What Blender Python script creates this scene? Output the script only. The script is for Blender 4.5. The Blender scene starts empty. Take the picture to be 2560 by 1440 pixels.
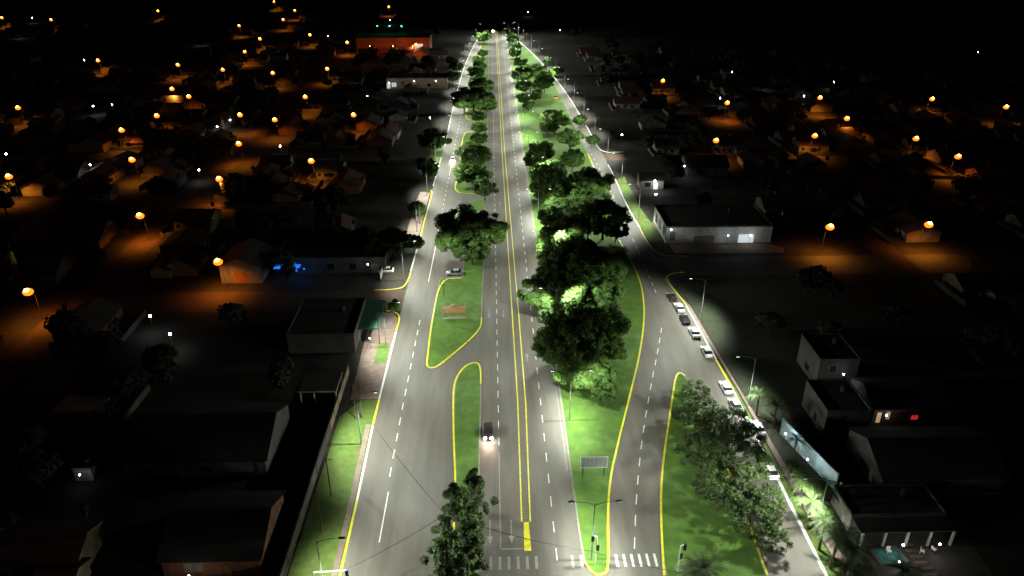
import bpy, math, random
import numpy as np
from mathutils import Vector, Matrix
random.seed(7); rng=np.random.default_rng(7)
sc=bpy.context.scene; col=sc.collection
# ---------------------------------------------------------------- survey geometry (ground rectification)
H=85.0; F=1850.0; TH=math.atan(920/F); YA=math.atan(0.0266)
Fw=Vector((math.sin(YA)*math.cos(TH),math.cos(YA)*math.cos(TH),-math.sin(TH)))
Rt=Vector((math.cos(YA),-math.sin(YA),0)); Up=Rt.cross(Fw)
S=-1.12   # survey offset of the avenue axis
def G(x,y,z=0.0):
    d=Fw+Rt*((x-1280)/F)-Up*((y-720)/F)
    t=(z-H)/d.z
    return (d.x*t,d.y*t)
def P(X,Y,Z=0):
    v=Vector((X,Y,Z-H)); w=v.dot(Fw)
    return 1280+F*v.dot(Rt)/w, 720-F*v.dot(Up)/w, w
def GL(l,z=0): return [G(a,b,z) for a,b in l]
# ---------------------------------------------------------------- materials
M={}
def mat(name,c,rough=.8,scale=1.0,amt=.3,emit=None,es=0,c2=None,bump=0,stretch=None,metal=0,transl=None):
    m=bpy.data.materials.new(name); m.use_nodes=True; n=m.node_tree.nodes; l=m.node_tree.links
    b=n['Principled BSDF']; b.inputs['Roughness'].default_value=rough; b.inputs['Metallic'].default_value=metal
    tc=n.new('ShaderNodeTexCoord'); mp=n.new('ShaderNodeMapping'); l.new(tc.outputs['Object'],mp.inputs[0])
    if stretch: mp.inputs['Scale'].default_value=stretch
    t=n.new('ShaderNodeTexNoise'); t.inputs['Scale'].default_value=scale; t.inputs['Detail'].default_value=6; t.inputs['Roughness'].default_value=.65
    l.new(mp.outputs[0],t.inputs['Vector'])
    r=n.new('ShaderNodeValToRGB'); r.color_ramp.elements[0].position=.3; r.color_ramp.elements[1].position=.7
    lo=[v*(1-amt) for v in c]; hi=[min(1,v*(1+amt)) for v in (c2 or c)]
    r.color_ramp.elements[0].color=(*lo,1); r.color_ramp.elements[1].color=(*hi,1)
    l.new(t.outputs['Fac'],r.inputs[0]); l.new(r.outputs[0],b.inputs['Base Color'])
    if bump:
        bp=n.new('ShaderNodeBump'); bp.inputs['Strength'].default_value=bump; l.new(t.outputs['Fac'],bp.inputs['Height']); l.new(bp.outputs[0],b.inputs['Normal'])
    if emit:
        b.inputs['Emission Color'].default_value=(*emit,1); b.inputs['Emission Strength'].default_value=es
    if transl:
        tr=n.new('ShaderNodeBsdfTranslucent'); mx=n.new('ShaderNodeMixShader'); mx.inputs[0].default_value=transl
        l.new(r.outputs[0],tr.inputs[0]); l.new(b.outputs[0],mx.inputs[1]); l.new(tr.outputs[0],mx.inputs[2]); l.new(mx.outputs[0],n['Material Output'].inputs[0])
    M[name]=m; return m
def two_noise(name,c1,c2,c3,s1,s2,st1,st2,rough=.85,bump=.2,mixf=.5):
    m=bpy.data.materials.new(name); m.use_nodes=True; n=m.node_tree.nodes; l=m.node_tree.links
    b=n['Principled BSDF']; b.inputs['Roughness'].default_value=rough
    tc=n.new('ShaderNodeTexCoord')
    def nz(s,st,a,bb,lo=.35,hi=.65):
        mp=n.new('ShaderNodeMapping'); mp.inputs['Scale'].default_value=st; l.new(tc.outputs['Object'],mp.inputs[0])
        t=n.new('ShaderNodeTexNoise'); t.inputs['Scale'].default_value=s; t.inputs['Detail'].default_value=7; t.inputs['Roughness'].default_value=.6; l.new(mp.outputs[0],t.inputs['Vector'])
        r=n.new('ShaderNodeValToRGB'); r.color_ramp.elements[0].position=lo; r.color_ramp.elements[1].position=hi
        r.color_ramp.elements[0].color=(*a,1); r.color_ramp.elements[1].color=(*bb,1); l.new(t.outputs['Fac'],r.inputs[0]); return r,t
    r1,t1=nz(s1,st1,c1,c2); r2,t2=nz(s2,st2,c3,(1,1,1))
    mx=n.new('ShaderNodeMix'); mx.data_type='RGBA'; mx.blend_type='MULTIPLY'; mx.inputs[0].default_value=mixf
    l.new(r1.outputs[0],mx.inputs[6]); l.new(r2.outputs[0],mx.inputs[7]); l.new(mx.outputs[2],b.inputs['Base Color'])
    t3=n.new('ShaderNodeTexNoise'); t3.inputs['Scale'].default_value=6; t3.inputs['Detail'].default_value=4; l.new(tc.outputs['Object'],t3.inputs['Vector'])
    bp=n.new('ShaderNodeBump'); bp.inputs['Strength'].default_value=bump; l.new(t3.outputs['Fac'],bp.inputs['Height']); l.new(bp.outputs[0],b.inputs['Normal'])
    M[name]=m; return m
two_noise('asphalt',(.084,.077,.068),(.114,.107,.098),(.72,.65,.56),.45,.10,(1,.10,1),(1,.25,1),.8,.12,.8)
two_noise('asphalt_dark',(.030,.029,.028),(.05,.046,.043),(.7,.65,.6),.5,.15,(1,.3,1),(1,.6,1),.8,.15,.6)
two_noise('grass_short',(.040,.100,.006),(.076,.150,.012),(.50,.52,.42),.5,.09,(1,1,1),(1,1,1),.95,.6,.8)
two_noise('verge_grass',(.040,.085,.009),(.07,.125,.018),(.85,.55,.38),.8,.12,(1,1,1),(1,1,1),.95,.6,.8)
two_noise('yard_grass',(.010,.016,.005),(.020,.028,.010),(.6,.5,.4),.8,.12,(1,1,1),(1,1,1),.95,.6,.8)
two_noise('red_dirt',(.040,.020,.012),(.068,.032,.020),(.5,.5,.5),.3,.05,(1,1,1),(1,1,1),.95,.5,.8)
two_noise('town_ground',(.010,.008,.005),(.026,.019,.010),(.3,.35,.25),.12,.03,(1,1,1),(1,1,1),.95,.5,.9)
two_noise('paver',(.12,.09,.075),(.18,.14,.12),(.7,.6,.55),.9,.1,(1,1,1),(1,1,1),.9,.3,.8)
mat('white_paint',(.44,.44,.43),.6,1.5,.3); mat('worn_white_paint',(.175,.17,.16),.7,2.5,.4)
mat('yellow_paint',(.50,.46,.02),.6,1.2,.3); mat('worn_yellow_paint',(.115,.095,.055),.7,2,.4)
mat('kerb_concrete',(.16,.145,.12),.9,1.2,.35)
mat('galvanised_steel',(.20,.21,.22),.5,3,.15,metal=.5)
mat('dark_metal',(.03,.03,.034),.5,3,.2,metal=.4)
mat('concrete',(.15,.14,.13),.9,1.5,.3,bump=.2)
mat('white_stucco',(.42,.42,.40),.85,.5,.3,bump=.15)
mat('town_white',(.22,.20,.17),.85,.35,.6,bump=.15); mat('town_cream',(.19,.14,.09),.85,.35,.5,bump=.15); mat('town_brick',(.13,.055,.03),.9,.6,.4,bump=.2); mat('town_grey',(.055,.052,.048),.9,.35,.5,bump=.2)
mat('cream_stucco',(.36,.30,.22),.85,.7,.22,bump=.15)
mat('brick',(.22,.09,.05),.9,2,.3,bump=.3)
mat('aqua_paint',(.46,.60,.62),.8,.8,.25)
mat('green_sheet',(.045,.17,.10),.5,.8,.4)
mat('tile_roof',(.075,.030,.019),.9,.5,.55,stretch=(1,4,1),bump=.4)
mat('metal_roof',(.05,.05,.052),.6,.5,.55,stretch=(6,.5,1),bump=.3)
mat('dark_roof',(.017,.016,.015),.9,.6,.4,bump=.3)
mat('glass_dark',(.015,.018,.02),.12,1,.1)
mat('wood',(.20,.085,.035),.8,2,.35,bump=.3)
mat('bark',(.07,.052,.036),.95,3,.35,bump=.5)
mat('leaf',(.024,.066,.005),.75,.45,.45,c2=(.050,.104,.009),transl=.3)
mat('leaf_pale',(.030,.074,.006),.75,.6,.45,c2=(.056,.110,.011),transl=.3)
mat('leaf_island',(.017,.038,.007),.75,.6,.45,c2=(.036,.066,.010),transl=.25)
mat('leaf_dark',(.014,.024,.008),.85,.4,.4,transl=.2)
mat('car_white',(.75,.75,.75),.25,1,.03); mat('car_silver',(.42,.43,.44),.25,1,.05,metal=.4); mat('car_black',(.015,.015,.018),.2,1,.1); mat('car_maroon',(.03,.018,.016),.5,1,.1)
mat('tyre',(.012,.012,.012),.9,4,.2); mat('headlight_glass',(.6,.6,.6),.15,2,.05); mat('taillight_red',(.35,.01,.01),.3,2,.1)
mat('headlight_lit',(.9,.9,.8),.3,1,0,(1,.93,.78),260); mat('taillight_lit',(.6,.02,.02),.3,1,0,(1,.05,.04),60)
mat('led_lens',(.9,.9,.9),.3,1,0,(.86,1,.92),14)
mat('sodium_globe',(.9,.6,.2),.3,1,0,(1,.34,.03),60)
mat('sodium_halo',(.7,.3,.05),.4,1,0,(1,.16,.006),3.0)  # lamp halo put in as an orange emissive shell
mat('white_bulb',(.9,.9,.9),.3,1,0,(.85,.95,1),45)
mat('green_bulb',(.2,.9,.5),.3,1,0,(.1,1,.5),8)
mat('warm_window',(.7,.5,.3),.4,1.5,.2,(1,.62,.3),.3)
mat('white_window',(.8,.8,.8),.4,1.5,.2,(.85,.95,1),.45)
mat('blue_panel',(.02,.12,.7),.4,.8,.5,(.01,.22,1),.9)  # blue terrace light put into the panels as emission
mat('red_panel',(.7,.05,.03),.4,1.5,.2,(1,.04,.03),.4)
mat('pool_water',(.05,.17,.16),.08,1.2,.4,(.05,.22,.20),.05,bump=.3)
mat('sign_sheet',(.32,.34,.36),.5,1.2,.2)
mat('plastic_white',(.7,.7,.68),.5,1,.05)
# ---------------------------------------------------------------- mesh builder
class MB:
    def __init__(s): s.v=[];s.f=[];s.m=[];s.mats=[]
    def mi(s,m):
        if m not in s.mats: s.mats.append(m)
        return s.mats.index(m)
    def face(s,pts,m):
        b=len(s.v); s.v+= [tuple(p) for p in pts]; s.f.append(tuple(range(b,b+len(pts)))); s.m.append(s.mi(m))
    def box(s,x0,y0,z0,x1,y1,z1,m):
        b=len(s.v); s.v+=[(x0,y0,z0),(x1,y0,z0),(x1,y1,z0),(x0,y1,z0),(x0,y0,z1),(x1,y0,z1),(x1,y1,z1),(x0,y1,z1)]
        k=s.mi(m)
        for q in ((0,3,2,1),(4,5,6,7),(0,1,5,4),(1,2,6,5),(2,3,7,6),(3,0,4,7)): s.f.append(tuple(b+i for i in q)); s.m.append(k)
    def tube(s,p0,p1,r0,r1,m,n=8,cap=True):
        p0=Vector(p0);p1=Vector(p1);d=(p1-p0).normalized(); a=d.orthogonal().normalized(); c=d.cross(a)
        b=len(s.v);k=s.mi(m)
        for p,r in ((p0,r0),(p1,r1)):
            for i in range(n):
                t=2*math.pi*i/n; s.v.append(tuple(p+a*math.cos(t)*r+c*math.sin(t)*r))
        for i in range(n):
            j=(i+1)%n; s.f.append((b+i,b+j,b+n+j,b+n+i)); s.m.append(k)
        if cap:
            s.f.append(tuple(b+n-1-i for i in range(n))); s.m.append(k); s.f.append(tuple(b+n+i for i in range(n))); s.m.append(k)
    def mesh(s,name,smooth=False):
        me=bpy.data.meshes.new(name); me.from_pydata(s.v,[],s.f)
        for m in s.mats: me.materials.append(M[m])
        me.polygons.foreach_set('material_index',s.m)
        if smooth: me.polygons.foreach_set('use_smooth',[True]*len(s.f))
        me.update(); return me
def obj(name,data,loc=(0,0,0),rz=0,parent=None,scale=None,**kw):
    o=bpy.data.objects.new(name,data); o.location=loc; o.rotation_euler=(0,0,rz)
    if scale: o.scale=scale
    col.objects.link(o)
    if parent: o.parent=parent
    for k,v in kw.items(): o[k]=v
    return o
def clone(src_parts,name,loc,rz,scale=None,**kw):
    e=obj(name,None,loc,rz,scale=scale,**kw); e.empty_display_size=.5; made=[]
    for pn,d,pl,pr,pi in src_parts:
        o=bpy.data.objects.new(pn,d); o.location=pl; o.rotation_euler=pr; o.parent=e if pi is None else made[pi]; col.objects.link(o); made.append(o)
    return e
# ---------------------------------------------------------------- polyline tools
def chaikin(p,n=2,closed=False):
    for _ in range(n):
        q=[]; N=len(p)
        if not closed: q.append(p[0])
        for i in range(N if closed else N-1):
            a=p[i];b=p[(i+1)%N]
            q.append((a[0]*.75+b[0]*.25,a[1]*.75+b[1]*.25)); q.append((a[0]*.25+b[0]*.75,a[1]*.25+b[1]*.75))
        if not closed: q.append(p[-1])
        p=q
    return p
def offs(p,d,closed=False):
    out=[];N=len(p)
    for i in range(N):
        a=p[(i-1)%N] if (closed or i>0) else p[i]; b=p[(i+1)%N] if (closed or i<N-1) else p[i]
        t=Vector((b[0]-a[0],b[1]-a[1])); 
        if t.length<1e-6: t=Vector((0,1))
        t.normalize(); out.append((p[i][0]-t.y*d,p[i][1]+t.x*d))
    return out
def ribbon(name,pts,w,z0,z1,m,closed=False,**kw):
    L=offs(pts,w/2,closed);R=offs(pts,-w/2,closed); b=MB(); N=len(pts)
    for i in range(N if closed else N-1):
        j=(i+1)%N
        b.face([(*R[i],z1),(*R[j],z1),(*L[j],z1),(*L[i],z1)],m)
        if z1-z0>.03:
            b.face([(*L[i],z0),(*L[i],z1),(*L[j],z1),(*L[j],z0)],m); b.face([(*R[j],z0),(*R[j],z1),(*R[i],z1),(*R[i],z0)],m)
    if not closed and z1-z0>.03:
        for i in (0,N-1): b.face([(*L[i],z0),(*R[i],z0),(*R[i],z1),(*L[i],z1)],m)
    return obj(name,b.mesh(name),kind='structure',**kw)
def sheet(name,pts,z,m):
    b=MB(); a=sum(pts[i][0]*pts[(i+1)%len(pts)][1]-pts[(i+1)%len(pts)][0]*pts[i][1] for i in range(len(pts)))
    if a<0: pts=pts[::-1]
    b.face([(x,y,z) for x,y in pts],m); return obj(name,b.mesh(name),kind='structure')
def walk(pts):
    acc=[0]
    for i in range(1,len(pts)): acc.append(acc[-1]+math.dist(pts[i],pts[i-1]))
    def at(s):
        for i in range(1,len(pts)):
            if s<=acc[i]:
                t=(s-acc[i-1])/max(1e-9,acc[i]-acc[i-1]); return (pts[i-1][0]+(pts[i][0]-pts[i-1][0])*t,pts[i-1][1]+(pts[i][1]-pts[i-1][1])*t)
        return pts[-1]
    return acc[-1],at
def dashes(b,pts,dash,gap,w,m,z):
    L,at=walk(pts); s=0
    while s+dash<L:
        a=Vector(at(s));c=Vector(at(s+dash)); t=(c-a).normalized(); n=Vector((-t.y,t.x))*w/2
        b.face([(*(a-n),z),(*(c-n),z),(*(c+n),z),(*(a+n),z)],m); s+=dash+gap
# ---------------------------------------------------------------- ground and roads
Z_R=.02; Z_M=.026; Z_G=.13
sheet('ground',[(-1500,-300),(1500,-300),(1500,2500),(-1500,2500)],0,'town_ground')
LK1=[(-21.7+S,30)]+GL([(850,1440),(893,1250),(932,1060),(965,930),(990,830),(998,795)])
LK2=GL([(1021,705),(1042,625),(1060,555),(1082,470),(1103,395),(1128,290),(1146,215),(1163,160),(1185,112),(1203,85)])+[(-13,760),(-13,1100)]
RK1=[(48.6+S,30)]+GL([(2065,1440),(1965,1240),(1900,1112),(1832,975),(1790,900),(1715,765),(1690,728)])
RK2=GL([(1622,610),(1600,572),(1562,505),(1540,450),(1512,395),(1472,325),(1432,258),(1392,200),(1360,163),(1320,122),(1292,98)])+[(24,700),(22,1100)]
road=LK1+LK2+(RK1+RK2)[::-1]
sheet('avenue_road',road,Z_R,'asphalt')
def street(x0,y0,x1,y1,m,name='side_street',z=.012): sheet(name,[(x0,y0),(x1,y0),(x1,y1),(x0,y1)],z,m)
street(-400,159.5,-18,170.5,'red_dirt'); street(44,177,420,189,'asphalt_dark')
street(-420,284,-16,293,'red_dirt',z=.0125); street(42,283,420,292,'red_dirt',z=.0125)
street(-420,392,-16,400,'red_dirt',z=.0125); street(-420,498,-14,506,'red_dirt',z=.0125); street(-420,230,-60,237,'red_dirt',z=.0125)
street(42,240,420,247,'red_dirt',z=.0125); street(42,345,420,352,'red_dirt',z=.0125)
for x in (-103,-190,-275): street(x-4,40,x+4,900,'red_dirt',z=.0165)
for x in (112,190,270): street(x-4,150,x+4,900,'red_dirt',z=.0165)
street(-80,40,200,70,'asphalt_dark',z=.0165)
kw=.34
def kerb(pts,m,n=2,w=kw,name='kerb'): return ribbon(name,chaikin(pts,n),w,0,.14,m)
kerb([(-21.9+S,30)]+GL([(850,1440),(893,1250)]),'yellow_paint'); kerb(GL([(893,1250),(932,1065)]),'white_paint'); kerb(GL([(932,1063),(948,1000)]),'yellow_paint'); kerb(GL([(948,998),(965,930),(990,830)]),'white_paint')
kerb(GL([(990,828),(999,800),(997,787),(985,780),(965,777)]),'yellow_paint')
kerb(GL([(935,726),(990,724),(1010,718),(1021,700),(1027,680)]),'yellow_paint',w=.26)
kerb(GL([(1027,678),(1042,625),(1052,590)]),'white_paint'); kerb(GL([(1052,588),(1060,555),(1080,485),(1078,476)]),'yellow_paint')
kerb(GL([(1083,465),(1103,395)]),'white_paint')
kerb(GL([(1112,365),(1128,290),(1146,215),(1163,160),(1185,112),(1203,85)]),'white_paint')
kerb([(48.7+S,30)]+GL([(2065,1440),(1965,1240),(1930,1170)]),'white_paint',w=.5); kerb(GL([(1930,1168),(1900,1112),(1832,975)]),'white_paint'); kerb(GL([(1832,973),(1790,900)]),'yellow_paint')
kerb(GL([(1790,898),(1715,765)]),'white_paint'); kerb(GL([(1715,763),(1690,730),(1668,706),(1666,690),(1690,682),(1710,681)]),'yellow_paint',w=.28)
kerb(GL([(1720,641),(1665,641),(1640,633),(1620,608),(1600,572)]),'yellow_paint',w=.28)
kerb(GL([(1600,571),(1562,505),(1540,450),(1520,412)]),'white_paint'); kerb(GL([(1560,380),(1515,382),(1495,372),(1472,325),(1432,258)]),'white_paint')
kerb(GL([(1432,257),(1392,200),(1360,163),(1320,122),(1292,98)]),'white_paint')
def island(pts,kerbs,n=2):
    p=chaikin(pts,n,True); sheet('grass_median',offs(p,0,True),Z_G,'grass_short')
    ribbon('kerb',p,.30,0,.145,'kerb_concrete',True)
    for k in kerbs: ribbon('kerb',chaikin(k,2),.34,0,.155,'yellow_paint')
A=GL([(1133,1000),(1134,1100),(1139,1200),(1137,1300),(1128,1380),(1122,1440)])
A2=[( -7.2+S,60),(-1.7+S,60)]+GL([(1194,1380),(1198,1150),(1202,1000),(1203,925),(1196,908),(1180,907),(1160,918),(1142,942)])
island(A+A2,[[A[-1]]+A[::-1][1:]+GL([(1134,970),(1142,942),(1160,918),(1180,908),(1196,908),(1202,925),(1202,960)])])
B=GL([(1066,919),(1068,890),(1080,800),(1100,700),(1100,698),(1155,696),(1158,695),(1162,600),(1168,530),(1180,500),(1213,497),(1211,600),(1207,700),(1204,800),(1203,818),(1180,846),(1130,888),(1095,917)])
island(B,[GL([(1155,696),(1101,698),(1080,800),(1068,900),(1066,917),(1078,922),(1095,917),(1130,888),(1180,846),(1203,818),(1204,795)])],1)
C=GL([(1134,484),(1146,430),(1156,360),(1158,332),(1186,330),(1188,300),(1163,300),(1172,250),(1185,190),(1195,140),(1205,108)])+[(-4+S,700),(-1.8+S,700)]+GL([(1222,200),(1217,380),(1213,484)])
island(C,[GL([(1200,484),(1134,484),(1143,445)]),GL([(1150,400),(1158,331),(1184,330)]),GL([(1188,300),(1163,300),(1168,270)]),GL([(1195,140),(1203,112)])],1)
D1=GL([(1522,1425),(1519,1300),(1524,1200),(1547,1100),(1577,980),(1601,880),(1612,790),(1606,720),(1587,670),(1565,630),(1547,600)])
D2=GL([(1520,520),(1495,445),(1470,385),(1440,325),(1405,245),(1372,185),(1335,140),(1300,108)])
D3=[(17+S,700),(14+S,700)]+GL([(1290,250),(1341,600),(1368,780),(1398,960),(1442,1290),(1458,1390),(1466,1418),(1485,1437),(1508,1437)])
island(D1+D2+D3,[GL([(1466,1412),(1485,1437),(1508,1438),(1522,1425)])+D1[1:],D2[:3]])
E1=GL([(1698,932),(1688,945),(1680,1000),(1665,1100),(1653,1200),(1652,1300),(1660,1440)])
E2=[(25.8+S,60),(38.8+S,60)]+GL([(1915,1440),(1868,1300),(1818,1170),(1775,1070),(1728,970),(1710,936)])
island(E1+E2,[GL([(1712,940),(1698,931)])+E1[1:],GL([(1918,1440),(1868,1300),(1818,1170)])])
sheet('grass_verge',[(-29.5+S,60),(-21.95+S,60)]+GL([(850,1438),(891,1250),(930,1062),(945,1000),(905,1000),(850,1042)]),.10,'verge_grass')
sheet('grass_verge',GL([(935,910),(964,910),(975,858),(945,858)]),.10,'verge_grass')
sheet('pavement',GL([(945,998),(963,930),(988,832),(995,797),(985,783),(930,780),(875,1000)]),.08,'paver')
sheet('pavement',GL([(1010,600),(1045,600),(1075,482),(1050,480)]),.09,'paver')
sheet('grass_verge',GL([(1060,430),(1096,415),(1110,365),(1080,365)]),.10,'verge_grass')
ribbon('pavement',[(-23.3+S,60)]+GL([(836,1440),(880,1250),(921,1062)]),.9,.10,.115,'paver')
sheet('pavement',[(52+S,60),(54+S,60)]+GL([(2010,1240),(1850,975),(1725,765),(1700,740),(1715,765),(1845,975),(1990,1240)]),.11,'paver')
sheet('grass_verge',[(49+S,60),(51.8+S,60)]+GL([(2100,1430),(1985,1240),(1840,975),(1715,768),(1700,745),(1720,765),(1835,975),(1903,1112),(1967,1240),(2067,1438)]),.105,'verge_grass')
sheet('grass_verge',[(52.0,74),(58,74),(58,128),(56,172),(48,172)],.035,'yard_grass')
sheet('grass_verge',GL([(1625,606),(1602,570),(1565,503),(1543,450),(1560,440),(1600,520),(1660,600)]),.10,'verge_grass')
sheet('pavement',GL([(1625,560),(1650,540),(1960,620),(1960,632),(1690,634)]),.05,'paver')
# ---------------------------------------------------------------- markings (built on the surveyed axis, then shifted by S)
wm=MB()
dashes(wm,[(1.6,107),(1.6,700)],2.4,2.6,.16,'white_paint',Z_M)
dashes(wm,[(9.95,80),(9.95,700)],2.4,3.2,.16,'white_paint',Z_M)
wm.face([(1.52,82.5,Z_M),(1.68,82.5,Z_M),(1.68,105,Z_M),(1.52,105,Z_M)],'worn_white_paint')
wm.face([(1.7,82.3,Z_M),(5.0,82.3,Z_M),(5.0,82.55,Z_M),(1.7,82.55,Z_M)],'worn_white_paint')
wm.face([(13.3,100,Z_M),(13.40,100,Z_M),(13.40,500,Z_M),(13.3,500,Z_M)],'worn_white_paint')
y0,y1=G(1300,1423)[1],G(1300,1391)[1]
def zebra(xa,xb,m,st=1.35,w=.42):
    x=xa
    while x<xb: wm.face([(x,y0,Z_M),(x+w,y0,Z_M),(x+w,y1,Z_M),(x,y1,Z_M)],m); x+=st
zebra(-.1,7.2,'worn_white_paint'); zebra(18.6,25.4,'white_paint',1.15,.38); zebra(12,13.6,'worn_white_paint')
def arrow(x,y,L,d,m='worn_white_paint'):
    yh=y+d*L/2; yt=y-d*L/2; ym=yh-d*1.6
    wm.face([(x-.10,min(yt,ym),Z_M),(x+.10,min(yt,ym),Z_M),(x+.10,max(yt,ym),Z_M),(x-.10,max(yt,ym),Z_M)],m)
    t=[(x-.45,ym,Z_M),(x+.45,ym,Z_M),(x,yh,Z_M)]; wm.face(t if d>0 else t[::-1],m)
arrow(-.0,86,5,-1);arrow(3.3,86,5,-1);arrow(-.2,157,4,-1);arrow(3.2,157,4,-1);arrow(8,137,3.5,1);arrow(3.2,235,4,-1);arrow(8.2,262,4,1)
obj('road_marking',wm.mesh('road_marking'),(S,0,0),kind='structure')
wm2=MB()
LS=GL([(974,1192),(1008,1010),(1050,800)]); dashes(wm2,LS,2.4,2.4,.19,'white_paint',Z_M)
for a,b_ in (((948,1356),(971,1230)),((1071,705),(1090,612)),((1123,440),(1131,395))):
    p=G(*a);q=G(*b_); wm2.face([(p[0]-.09,p[1],Z_M),(p[0]+.09,p[1],Z_M),(q[0]+.09,q[1],Z_M),(q[0]-.09,q[1],Z_M)],'white_paint')
dashes(wm2,GL([(1090,608),(1105,530),(1125,430)]),1.6,3,.18,'white_paint',Z_M); dashes(wm2,GL([(1133,385),(1160,250),(1190,130)]),2.4,4,.18,'white_paint',Z_M)
dashes(wm2,chaikin(GL([(1586,1372),(1590,1250),(1604,1100),(1628,960),(1646,870),(1655,815)])),2.4,2.4,.19,'white_paint',Z_M)
dashes(wm2,chaikin(GL([(1640,732),(1618,680),(1585,605)])),2,2,.19,'white_paint',Z_M)
dashes(wm2,chaikin(GL([(1585,605),(1545,520),(1515,450),(1470,370),(1430,300),(1385,215),(1340,155)])),2.4,4,.18,'white_paint',Z_M)
obj('road_marking',wm2.mesh('road_marking'),kind='structure')
ym=MB()
for xa,xm,xb,w in ((5.0,5.45,4.9,.11),(6.35,7.0,6.0,.11)):
    for (x0_,Y0_),(x1_,Y1_) in (((xa,88),(xm,120)),((xm,120),(xm-.1,155)),((xm-.1,155),(xb,300)),((xb,300),(xb,700))):
        ym.face([(x0_-w,Y0_,Z_M),(x0_+w,Y0_,Z_M),(x1_+w,Y1_,Z_M),(x1_-w,Y1_,Z_M)],'yellow_paint')
y=88
while y<150:
    o=.45*min(1,(y-88)/32); ym.box(5.35+o,y,Z_R,6.05+o,y+.3,Z_M+.03,'worn_yellow_paint'); y+=.62
ym.face([(5.15,82,Z_M),(6.2,82,Z_M),(6.1,87.9,Z_M),(5.3,87.9,Z_M)],'yellow_paint')
obj('lane_divider_marking',ym.mesh('lane_divider_marking'),(S,0,0),kind='structure')
# ---------------------------------------------------------------- lamps
def spot(name,power,colr,size=150,blend=.6,rad=.25):
    l=bpy.data.lights.new(name,'SPOT'); l.energy=power; l.color=colr; l.spot_size=math.radians(size); l.spot_blend=blend; l.shadow_soft_size=rad; return l
def point(name,power,colr,rad=.3):
    l=bpy.data.lights.new(name,'POINT'); l.energy=power; l.color=colr; l.shadow_soft_size=rad; return l
def batwing(l,p=2.2,cap=4.5):
    """road luminaire distribution: more light towards the sides than straight down"""
    l.use_nodes=True; n=l.node_tree.nodes; k=l.node_tree.links; em=n['Emission']
    tc=n.new('ShaderNodeTexCoord'); sx=n.new('ShaderNodeSeparateXYZ'); k.new(tc.outputs['Normal'],sx.inputs[0])
    a=n.new('ShaderNodeMath'); a.operation='ABSOLUTE'; k.new(sx.outputs[2],a.inputs[0])
    b=n.new('ShaderNodeMath'); b.operation='MAXIMUM'; b.inputs[1].default_value=.05; k.new(a.outputs[0],b.inputs[0])
    c=n.new('ShaderNodeMath'); c.operation='POWER'; c.inputs[1].default_value=-p; k.new(b.outputs[0],c.inputs[0])
    d=n.new('ShaderNodeMath'); d.operation='MINIMUM'; d.inputs[1].default_value=cap; k.new(c.outputs[0],d.inputs[0]); k.new(d.outputs[0],em.inputs['Strength'])
LED=spot('led_beam',19500,(.93,1,.87),142,.55); batwing(LED)
LEDW=spot('led_beam',11000,(.93,1,.87),142,.55); batwing(LEDW,2.4,4.5)
def lamp_parts(arms,h=11,LD=None):
    parts=[]
    b=MB(); b.tube((0,0,0),(0,0,.25),.22,.2,'concrete',10); b.tube((0,0,.2),(0,0,h),.11,.06,'galvanised_steel',8); parts.append(('pole',b.mesh('pole',False),(0,0,0),(0,0,0),None))
    for dx,L in arms:
        b=MB(); b.tube((0,0,h-.5),(dx*L*.35,0,h+.1),.05,.05,'galvanised_steel',6); b.tube((dx*L*.35,0,h+.1),(dx*L,0,h+.35),.05,.04,'galvanised_steel',6)
        parts.append(('arm',b.mesh('arm'),(0,0,0),(0,0,0),None))
        b=MB(); x=dx*L
        b.box(min(x,x+dx*.85),-.17,h+.30,max(x,x+dx*.85),.17,h+.40,'dark_metal'); b.box(min(x+dx*.1,x+dx*.5),-.12,h+.40,max(x+dx*.1,x+dx*.5),.12,h+.46,'dark_metal')
        parts.append(('lamp_head',b.mesh('lamp_head'),(0,0,0),(0,0,0),None)); hi=len(parts)-1
        b=MB(); b.box(min(x+dx*.2,x+dx*.8),-.13,h+.26,max(x+dx*.2,x+dx*.8),.13,h+.297,'led_lens'); parts.append(('lamp_lens',b.mesh('lamp_lens'),(0,0,0),(0,0,0),hi))
        parts.append(('lamp_light',LD or LED,(x+dx*.5,0,h+.18),(0,-dx*math.radians(24),0),hi))
    return parts
LP_R=lamp_parts([(1,3)]); LP_D=lamp_parts([(-1,3),(1,3)],LD=LEDW); LP_L=lamp_parts([(-1,3)])
def xat(pl,y):
    for a,b in zip(pl,pl[1:]):
        if a[1]<=y<=b[1]: return a[0]+(b[0]-a[0])*(y-a[1])/(b[1]-a[1])
    return pl[-1][0]
lampy=[46+34*i for i in range(18)]
for y in lampy:
    clone(LP_D,'street_lamp',(13.9,y,0),0,label='tall steel street lamp with two arms on the grass median',category='street lamp',group='led street lamps along the avenue')
    xl=xat(LK1+LK2,y-6)
    if not 157<y-6<173: clone(LP_R,'street_lamp',(xl-1.3,y-6,0),0,label='tall steel street lamp beside the service road kerb',category='street lamp',group='led street lamps along the avenue')
    xr=xat(RK1+RK2,y+4)
    if not 174<y+4<192: clone(LP_L,'street_lamp',(xr+1.4,y+4,0),0,label='slim steel street lamp on the grass verge',category='street lamp',group='led street lamps along the avenue')
import bmesh
def sphere_mesh(name,r,m,seg=12,sz=1):
    bm=bmesh.new(); bmesh.ops.create_uvsphere(bm,u_segments=seg,v_segments=8,radius=r); 
    for v in bm.verts: v.co.z*=sz
    me=bpy.data.meshes.new(name); bm.to_mesh(me); bm.free(); me.materials.append(M[m]); me.polygons.foreach_set('use_smooth',[True]*len(me.polygons)); return me
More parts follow.
